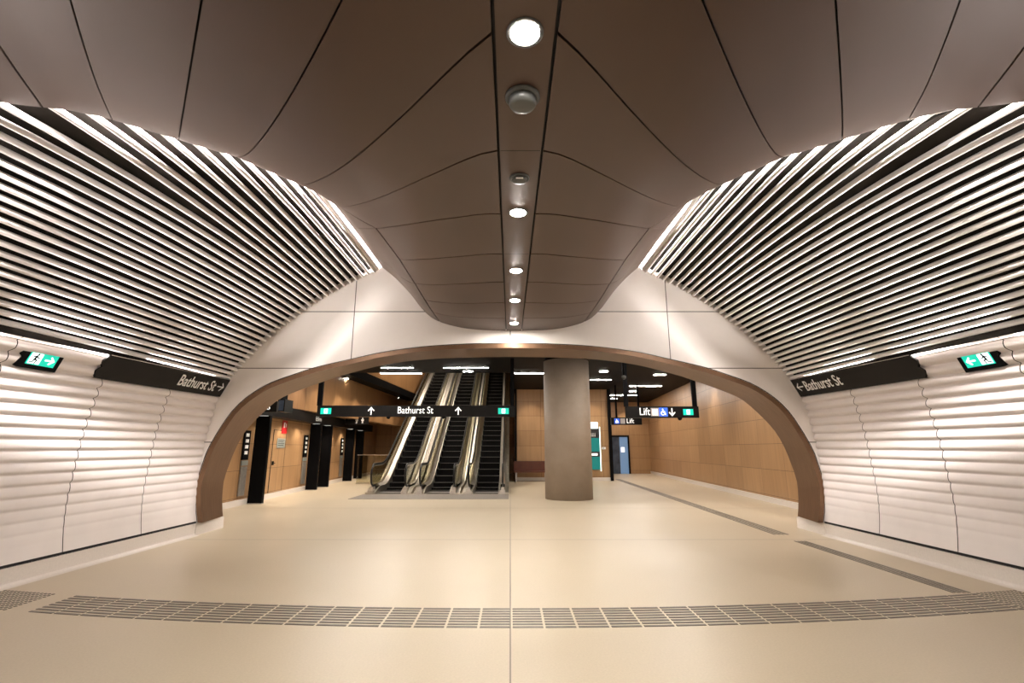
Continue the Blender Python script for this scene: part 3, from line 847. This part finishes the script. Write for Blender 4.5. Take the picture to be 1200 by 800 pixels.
for k in (-0.12, 0.12):
    fig = [disc(0, .10, .032), rect(-.035, -.02, .035, .06), rect(-.028, -.12, -.004, -.02), rect(.004, -.12, .028, -.02), rect(-.06, -.01, -.042, .06), rect(.042, -.01, .06, .06)]
    flat(fig, 'figure_symbol', 'white_ink', t, (w*0.12+k*1.1, -0.004, h/2), XA, ZA)
t, w, h, cx0, z0 = box_sign('exit_sign', 324.5, 334.5, 467.5, 482, 13.4, 'dark end-on exit box hanging above the nearest black fin, left of the red sign', depth=0.5, hang=[(328, 331, HC)], cat='exit sign')
MB().bbox(-w/2+0.03, w/2-0.03, -0.004, 0, 0.03, h-0.03).build('dark_glass', 'lift_glass', t)
t, w, h, cx0, z0 = box_sign('direction_sign', 300, 325, 470, 482.5, 12.6, 'black sign partly hidden by the bronze arch with white symbol at its end', depth=0.1, hang=[(312, 314, HC)])
text('lettering', 'S', 0.22, 'white_lit', t, (w*0.5-0.26, -0.004, h*0.22), XA, ZA)

# ---- long hanging sign
def green_exit(t, x, z, w, h, f=1):
    flat([rect(-w/2, -h/2, w/2, h/2)], 'green_panel', 'green_lit', t, (x, -0.004, z), XA, ZA, 0.003)
    flat([rect(-w*0.17, -h*0.38, w*0.17, h*0.38)], 'doorway_symbol', 'exit_white', t, (x, -0.008, z), XA, ZA, 0.002)
    flat(runner(h*0.7, 0, 0, f), 'running_figure', 'green_lit', t, (x, -0.011, z), XA, ZA, 0.001)
YS = 15.6
t, w, h, cx0, z0 = box_sign('hanging_sign', 371, 603.5, 475, 488, YS, 'long black Bathurst St sign hanging before the escalators, green exit panel at each end', depth=0.14,
                            hang=[(373, 378.5, HC), (598.2, 602.4, HC)])
sx = lambda px: on_y(px, 481, YS)[0]-cx0
green_exit(t, sx(382), h/2, 0.34, 0.19); green_exit(t, sx(590), h/2, 0.34, 0.19)
text('lettering', 'Bathurst St', 0.31, 'white_lit', t, (sx(465.5), -0.004, h*0.29), XA, ZA, fit=sx(507)-sx(465.5))
for px in (435, 537): flat(arrow(0.21, PI/2, 0.15), 'arrow', 'white_lit', t, (sx(px), -0.004, h/2), XA, ZA)
for px in (455, 520):
    MB().lathe([(0.07, 0), (0.05, -0.05), (0.015, -0.07)], 16, (sx(px), 0.07, 0)).build('sensor', 'black', t)
# ---- lift sign
t, w, h, cx0, z0 = box_sign('hanging_sign', 734, 818.5, 476, 489.3, YS, 'black Lift sign with down arrow hanging right of the column', depth=0.14,
                            hang=[(730.5, 735.5, HC), (810.5, 815.5, HC)])
sx = lambda px: on_y(px, 482, YS)[0]-cx0
text('lettering', 'Lift', 0.33, 'white_lit', t, (sx(749), -0.004, h*0.24), XA, ZA, fit=sx(761)-sx(749))
flat([rect(-.13, -.13, .13, .13)], 'lift_symbol', 'grey_lit', t, (sx(767.5), -0.004, h/2), XA, ZA)
flat([disc(-.06, .075, .022), disc(0, .075, .022), disc(.06, .075, .022)] + [rect(-.08, -.10, -.04, .05), rect(-.02, -.10, .02, .05), rect(.04, -.10, .08, .05)], 'lift_figures', 'white_lit', t, (sx(767.5), -0.008, h/2), XA, ZA, 0.002)
flat([rect(-.14, -.14, .14, .14)], 'wheelchair_panel', 'blue_lit', t, (sx(777.3), -0.004, h/2), XA, ZA)
flat(wheelchair(.23, 0, 0), 'wheelchair_symbol', 'white_lit', t, (sx(777.3), -0.008, h/2), XA, ZA, 0.002)
flat(arrow(0.21, -PI/2, 0.15), 'arrow', 'white_lit', t, (sx(787.5), -0.004, h/2), XA, ZA)
green_exit(t, sx(806.5), h/2, 0.32, 0.19)
MB().lathe([(0.08, 0), (0.05, -0.06), (0.015, -0.08)], 16, (sx(797), 0.07, 0)).build('sensor', 'black', t)
t, w, h, cx0, z0 = box_sign('hanging_sign', 716.5, 752, 489, 497.5, 22.5, 'smaller black Lift sign with blue wheelchair symbol hanging further back', depth=0.14, hang=[(720, 722, HC), (746, 748, HC)])
sx = lambda px: on_y(px, 493, 22.5)[0]-cx0
text('lettering', 'Lift', 0.30, 'white_lit', t, (sx(734), -0.004, h*0.22), XA, ZA, fit=sx(742.5)-sx(734))
flat([rect(-.12, -.12, .12, .12)], 'wheelchair_panel', 'blue_lit', t, (sx(723), -0.004, h/2), XA, ZA)
flat(wheelchair(.2, 0, 0), 'wheelchair_symbol', 'white_lit', t, (sx(723), -0.008, h/2), XA, ZA, 0.002)
flat([rect(-.11, -.12, .11, .12)], 'lift_symbol', 'grey_lit', t, (sx(729.7), -0.004, h/2), XA, ZA)
# ceiling camera beside the lift sign hanger
cp = on_y(728.5, 447, 15.75)
t = empty('security_camera', (cp[0], 15.42, HC)); tag(t, 'small ceiling camera left of the Lift sign hanger in the hall', 'camera')
MB().lathe([(0.06, 0.01), (0.06, -0.05), (0.02, -0.06), (0.02, -0.62)], 16).build('stem', 'black', t)
MB().lathe([(0.03, -0.60), (0.07, -0.62), (0.07, -0.68), (0.03, -0.73)], 16).build('dome', 'lens_grey', t)

# ---- middle wall furniture
def at_mid(px, py): return on_y(px, py, 24.0)
a = at_mid(605.5, 553); c = at_mid(638, 542)
t = empty('bench', (0.5*(a[0]+c[0]), 23.6, 0)); tag(t, 'low red-brown timber bench against the timber wall behind the column', 'bench')
w = 1.62
MB().bbox(-w/2, w/2, -0.25, 0.22, 0.42, 0.48).build('seat', 'bench', t)
MB().bbox(-w/2, w/2, 0.22, 0.28, 0.42, 0.92).build('backrest', 'bench', t)
for s in (-1, 1): MB().bbox(s*(w/2-0.12)-0.04, s*(w/2-0.12)+0.04, -0.2, 0.2, 0, 0.42).build('leg', 'steel_dull', t)
t = empty('information_board', (at_mid(698.5, 530)[0], 24.0, 0)); tag(t, 'tall green lit information board on the timber wall right of the column', 'information board')
x0 = at_mid(688, 530)[0]-t.location.x; x1 = at_mid(703, 530)[0]-t.location.x
zz = lambda py: at_mid(698, py)[2]
MB().bbox(x0, x1, -0.02, 0.06, zz(550), zz(513)).build('green_poster', 'poster_green', t)
MB().bbox(x0, x1, -0.02, 0.06, zz(513)+0.0, zz(502)).build('dark_panel', 'poster_dark', t)
MB().bbox(x0, x1-0.06, -0.03, 0.06, zz(502), zz(494.5)).build('light_box', 'exit_white', t)
MB().bbox(x0, x1, -0.024, -0.02, zz(535), zz(529)).build('blue_band', 'poster_dark', t)
MB().bbox(x1+0.015, x1+0.05, 0.0, 0.05, zz(552), zz(500)).build('edge_light', 'exit_white', t)
MB().bbox(x0+0.1, x1-0.12, -0.028, -0.024, zz(533.5), zz(531)).build('white_mark', 'white_lit', t)
text('lettering', 'iiii', 0.28, 'white_ink', t, (x1-0.42, -0.03, zz(511.5)), XA, ZA)
t = empty('call_panel', (at_mid(708, 525)[0], 24.08, zz(525))); tag(t, 'tiny white control plate on timber wall left of the lift', 'control plate')
MB().bbox(-0.09, 0.09, -0.02, 0, -0.05, 0.05).build('plate', 'white_ink', t); MB().bbox(-0.05, -0.01, -0.03, -0.02, -0.02, 0.02).build('button', 'black', t)
# lift at the end wall
a = on_y(716, 552, 30.9); c = on_y(736.5, 510, 30.9)
t = empty('lift', ((a[0]+c[0])/2, 30.9, 0)); tag(t, 'glass lift doorway glowing blue in a black frame on the far end wall', 'lift')
w = c[0]-a[0]; h = c[2]
b = MB(); b.bbox(-w/2, -w/2+0.09, -0.12, 0.09, 0, h); b.bbox(w/2-0.09, w/2, -0.12, 0.09, 0, h); b.bbox(-w/2+0.09, w/2-0.09, -0.12, 0.09, h-0.1, h); b.build('frame', 'black', t)
M['lift_blue'] = glow('lift_blue_light', (0.16, 0.28, 0.48), 0.35)
MB().bbox(-w/2+0.09, 0.0, -0.02, 0.04, 0.0, h-0.1).build('glass_door', 'lift_glass', t)
MB().bbox(0.0, w/2-0.09, -0.04, 0.02, 0.0, h-0.1).build('lit_panel', 'lift_blue', t)
MB().bbox(0.08, 0.3, -0.05, -0.04, 1.3, 1.6).build('notice', 'white_lit', t)

# ---- linear lights in the hall ceiling
LIN = [(447, 484, 431), (446, 494, 437.5), (520, 572, 431), (543, 554, 435), (603, 637, 437.5), (692, 716, 445), (703, 712, 435), (738, 775, 452.2), (767, 780, 439),
       (738, 746, 458.2), (714, 730, 463), (735, 747, 463), (716, 723, 467), (403, 408, 443.5), (426, 431, 453), (446, 451, 460.5), (462, 467, 466)]
LINL = ['long linear ceiling light at the front left corner of the escalator opening', 'long linear ceiling light at the lip of the escalator opening, left',
        'long linear ceiling light above the middle escalator', 'very short linear ceiling light above the right escalator', 'linear ceiling light between the hanger post and the column',
        'linear ceiling light just right of the column', 'short linear ceiling light right of the column top, nearest the arch', 'longest linear ceiling light above the Lift sign',
        'short linear ceiling light tucked under the arch, upper right', 'short linear ceiling light behind the Lift sign hanger', 'linear ceiling light left of the Lift sign hanger, far back',
        'linear ceiling light right of the Lift sign hanger, far back', 'farthest short linear ceiling light above the lift', 'small light in the left black ceiling strip, nearest',
        'small light in the left black ceiling strip, second', 'small light in the left black ceiling strip, third', 'small light in the left black ceiling strip, farthest']
for (xa_, xb, y), lb in zip(LIN, LINL):
    a = on_z(xa_, y, HC-0.01); c = on_z(xb, y, HC-0.01); w = c[0]-a[0]
    t = empty('linear_light', ((a[0]+c[0])/2, a[1], HC)); tag(t, lb, 'ceiling light', 'linear lights in the black hall ceiling')
    dp = 0.10 if w > 0.6 else 0.16
    MB().bbox(-w/2-0.02, w/2+0.02, -dp/2-0.02, dp/2+0.02, -0.008, 0.0).build('frame', 'black', t)
    MB().bbox(-w/2, w/2, -dp/2, dp/2, -0.014, -0.008).build('diffuser', 'tube', t)
for x, y in ((-4.2, 11.6), (0.0, 11.6), (4.2, 11.6), (-4.6, 14.2), (4.6, 14.0)):  # extra lights out of view, added to brighten the hall floor
    t = empty('linear_light', (x, y, HC)); tag(t, 'added linear ceiling light in the hall, unseen behind the bronze arch', 'ceiling light', 'added linear lights hidden by the arch')
    MB().bbox(-0.82, 0.82, -0.085, 0.085, -0.008, 0.0).build('frame', 'black', t)
    MB().bbox(-0.8, 0.8, -0.065, 0.065, -0.014, -0.008).build('diffuser', 'tube', t)
# wall washers in the hall (the scallops of light on the timber)
for y in (12.5, 15.5, 18.5, 21.5, 24.5, 27.5):
    xr = RW[0][0]+(RW[1][0]-RW[0][0])*(y-RW[0][1])/(RW[1][1]-RW[0][1])
    for sgn, x in ((1, xr-0.55), (-1, lw(y)+0.75)):
        if sgn < 0 and y > 13: continue
        t = empty('wall_washer', (x, y, HC)); tag(t, 'small recessed spotlight in the black ceiling washing the %s timber wall' % ('right' if sgn > 0 else 'left'), 'spotlight', 'spotlights along the timber walls')
        MB().lathe([(0.055, 0), (0.06, -0.006), (0.045, -0.008)], 20).build('trim_ring', 'black', t)
        spot('washer_beam', (x, y, HC-0.03), P_WASH, WARM, (x+sgn*0.42, y, 0), 75, 0.7)
for y in (14.6, 16.2, 17.6, 19.6, 21.5, 23.2, 24.8, 26.6):  # beams added without fittings to brighten the left timber wall
    x = -7.25+0.90*(y-14)/16.9+0.6
    spot('washer_beam', (x, y, HC-0.05), P_WASH*1.3, WARM, (x-0.22, y, 0), 80, 0.7)
    xx = lw(y)+0.9
    spot('washer_beam', (fpt(y)+0.06, y, 2.42), P_WASH*0.55, WARM, (lw(y)-0.15, y, 0.3), 110, 0.8)
for x in (1.0, 2.6, 4.0):  # further added beams with no fitting, for middle and end walls
    spot('washer_beam', (x, 23.3, HC-0.05), P_WASH, WARM, (x, 24.0, 0.5), 85, 0.8)
spot('washer_beam', (7.3, 30.2, HC-0.05), P_WASH, WARM, (7.3, 31, 0.5), 90, 0.8)
for y in (21, 24, 27): spot('void_fill', (-3, y, HC+4.9), P_WASH*9, WARM, (-4.5, y+1, HC), 120, 0.8)  # unseen spots added to brighten the escalator void

# ================================================================== ESCALATORS
TAN = math.tan(math.radians(30))
def zline(y):       # step line, y measured from the comb
    y1 = 1.35; rr = 0.55
    if y < y1-rr: return 0.0
    if y < y1+rr: return TAN*(y-y1+rr)**2/(4*rr)
    return TAN*(y-y1)
def make_escalator():
    t = empty('escalator')
    top = 14.4; ys = [-0.35, 0, 0.3, 0.6] + [0.8+0.1*i for i in range(12)] + [2.5, 4, 6, 8, 10, 12, top]
    for s in (-1, 1):
        xi = s*0.43; dk = 0.15
        b = MB()          # skirt and lower deck
        sk_t = [(y, zline(y)+0.22*min(1, (y+0.36)/0.7+0.25)) for y in ys]; sk_b = [(y, max(0.0, zline(y)-0.35)) for y in ys]
        b.ribbon(sk_t, sk_b, xi, xi+s*0.05); b.build('skirt', 'steel', t)
        b = MB(); b.ribbon([(y, z+0.012) for y, z in sk_t], [(y, z-0.02) for y, z in sk_t], xi-s*0.004, xi+s*0.012); b.build('skirt_edge', 'steel', t)
        b = MB()          # outer cladding
        b.ribbon([(y, z-0.01) for y, z in sk_t], [(y, max(0.0, zline(y)-0.75)) for y in ys], xi+s*0.21, xi+s*0.36); b.build('side_cladding', 'steel', t)
        # handrail path
        hz = lambda y: zline(y)+0.98
        path = []
        cy0, r = -0.15, 0.36
        for i in range(13):
            a = -PI/2+PI*i/12*1.0
            path.append((-0.15-r*math.cos(a)*0.9, 0.62+r*math.sin(a)))
        up = [(y, hz(y)) for y in [0.0, 0.25] + [0.5+0.1*i for i in range(16)] + [3, 5, 8, 11, top-0.2]]
        full_ = [(0.1, 0.26)] + path + up
        hx = xi+s*dk
        MB().tube([(hx, y, z) for y, z in full_], 0.040, 10, Vector((1, 0, 0)), 0.030).build('handrail', 'rubber', t)
        # rail guide just inside the handrail
        MB().tube([(hx, y+(0.05 if y < 0 else 0), z-(0.045 if z > 0.9 else 0.0)) for y, z in path[2:]+up], 0.020, 6, Vector((1, 0, 0))).build('rail_guide', 'steel', t)
        # glass
        g = MB(); gy = [-0.43, -0.36, -0.25, -0.1, 0, 0.25] + [0.5+0.1*i for i in range(16)] + [3, 5, 8, 11, top-0.2]
        gt = []; gb = []
        for y in gy:
            zt = hz(y)-0.03
            if y < -0.15:
                q = max(0, 1-((y+0.15)/0.34)**2); zt = 0.62+0.33*math.sqrt(q)
            gt.append((y, zt)); gb.append((y, (0.24+max(0, -y-0.2)*0.3) if y < 0 else zline(y)+0.22))
        g.ribbon(gt, gb, xi+s*(dk-0.006), xi+s*(dk+0.006)); g.build('glass_panel', 'glass', t)
        # inner sloping deck that catches the light
        g = MB(); rows = [[(xi+s*0.01, y, z+0.004), (xi+s*dk, y, z+0.09), (xi+s*0.22, y, z+0.06)] for y, z in sk_t[2:]]
        g.grid(rows, False).build('inner_deck', 'steel', t)
        # newel foot
        nb = MB(); nb.bbox(xi+s*0.06, xi+s*0.22, -0.50, -0.05, 0, 0.13); nb.bbox(xi+s*0.10, xi+s*0.20, -0.42, -0.05, 0.13, 0.22); nb.build('newel_base', 'steel', t)
    MB().bbox(-0.42, 0.42, -0.02, 0.30, 0.0, 0.018).build('comb_plate', 'steel_dull', t)
    # steps
    for i in range(30):
        y = 0.34+i*0.40
        z = zline(y+0.2)
        zp = zline(y-0.2) if i else 0
        b = MB(); b.bbox(-0.42, 0.42, 0, 0.40, -0.05, 0)
        b.bbox(-0.42, 0.42, 0.0, 0.02, -(z-zp)-0.03 if z > zp else -0.06, -0.02)
        if z > 12.0: break
        st = b.build('step', 'step', t, (0, y, z+0.02))
        MB().bbox(-0.41, 0.41, -0.006, 0.022, -0.012, 0.004).build('nosing', 'nosing', st)
    # underside truss
    b = MB(); b.ribbon([(y, max(0.004, zline(y)-0.20) if y > 0.7 else 0.004) for y in ys], [(y, max(0.0, zline(y)-1.0)) for y in ys], -0.62, 0.62); b.build('truss', 'black', t)
    return t
YE = 17.55
esc = make_escalator()
labs = ['left escalator of the three, beside the open glass edge', 'middle escalator of the three, between two others', 'right escalator of the three, next to the timber wall edge']
for i, (x, lb) in enumerate(zip((-4.16, -2.50, -0.84), labs)):
    e = esc if i == 0 else copy_tree(esc)
    e.location = (x, YE, 0); tag(e, lb, 'escalator', 'bank of escalators')
b = MB()
b.bbox(-4.95, -0.05, 15.45, YE-0.52, 0.0, 0.008)
for i in range(60):
    yy = 15.55+i*0.025
M['plate'] = plain('landing_plate', (0.24, 0.21, 0.18), 0.5, 0.3, vary=0.1, nscale=20)
o = b.build('floor_plate', 'plate'); tag(o, 'wide dull metal landing plate in the floor before the escalators', 'floor plate')
# glass guard left of the escalators
t = empty('glass_guard', (-6.1, 22.0, 0)); tag(t, 'low glass guard panel on the floor behind the left escalator', 'glass barrier')
MB().bbox(-0.65, 0.9, -0.006, 0.006, 0.06, 1.22).build('glass_pane', 'glass', t)
MB().bbox(-0.66, 0.9, -0.03, 0.03, 0, 0.06).build('base_rail', 'steel', t); MB().bbox(-0.66, 0.9, -0.02, 0.02, 1.22, 1.25).build('top_rail', 'steel', t)

# ------------------------------------------------------------------ world and colour
w = bpy.data.worlds.new('world'); scene.world = w; w.use_nodes = True
w.node_tree.nodes['Background'].inputs[0].default_value = (0.02, 0.018, 0.016, 1)
w.node_tree.nodes['Background'].inputs[1].default_value = 1.0
scene.view_settings.view_transform = 'Standard'; scene.view_settings.look = 'None'
scene.view_settings.gamma = 1; scene.view_settings.exposure = 0.0
scene.view_settings.use_curve_mapping = False
scene.cycles.use_denoising = True; scene.cycles.max_bounces = 8; scene.cycles.sample_clamp_indirect = 6
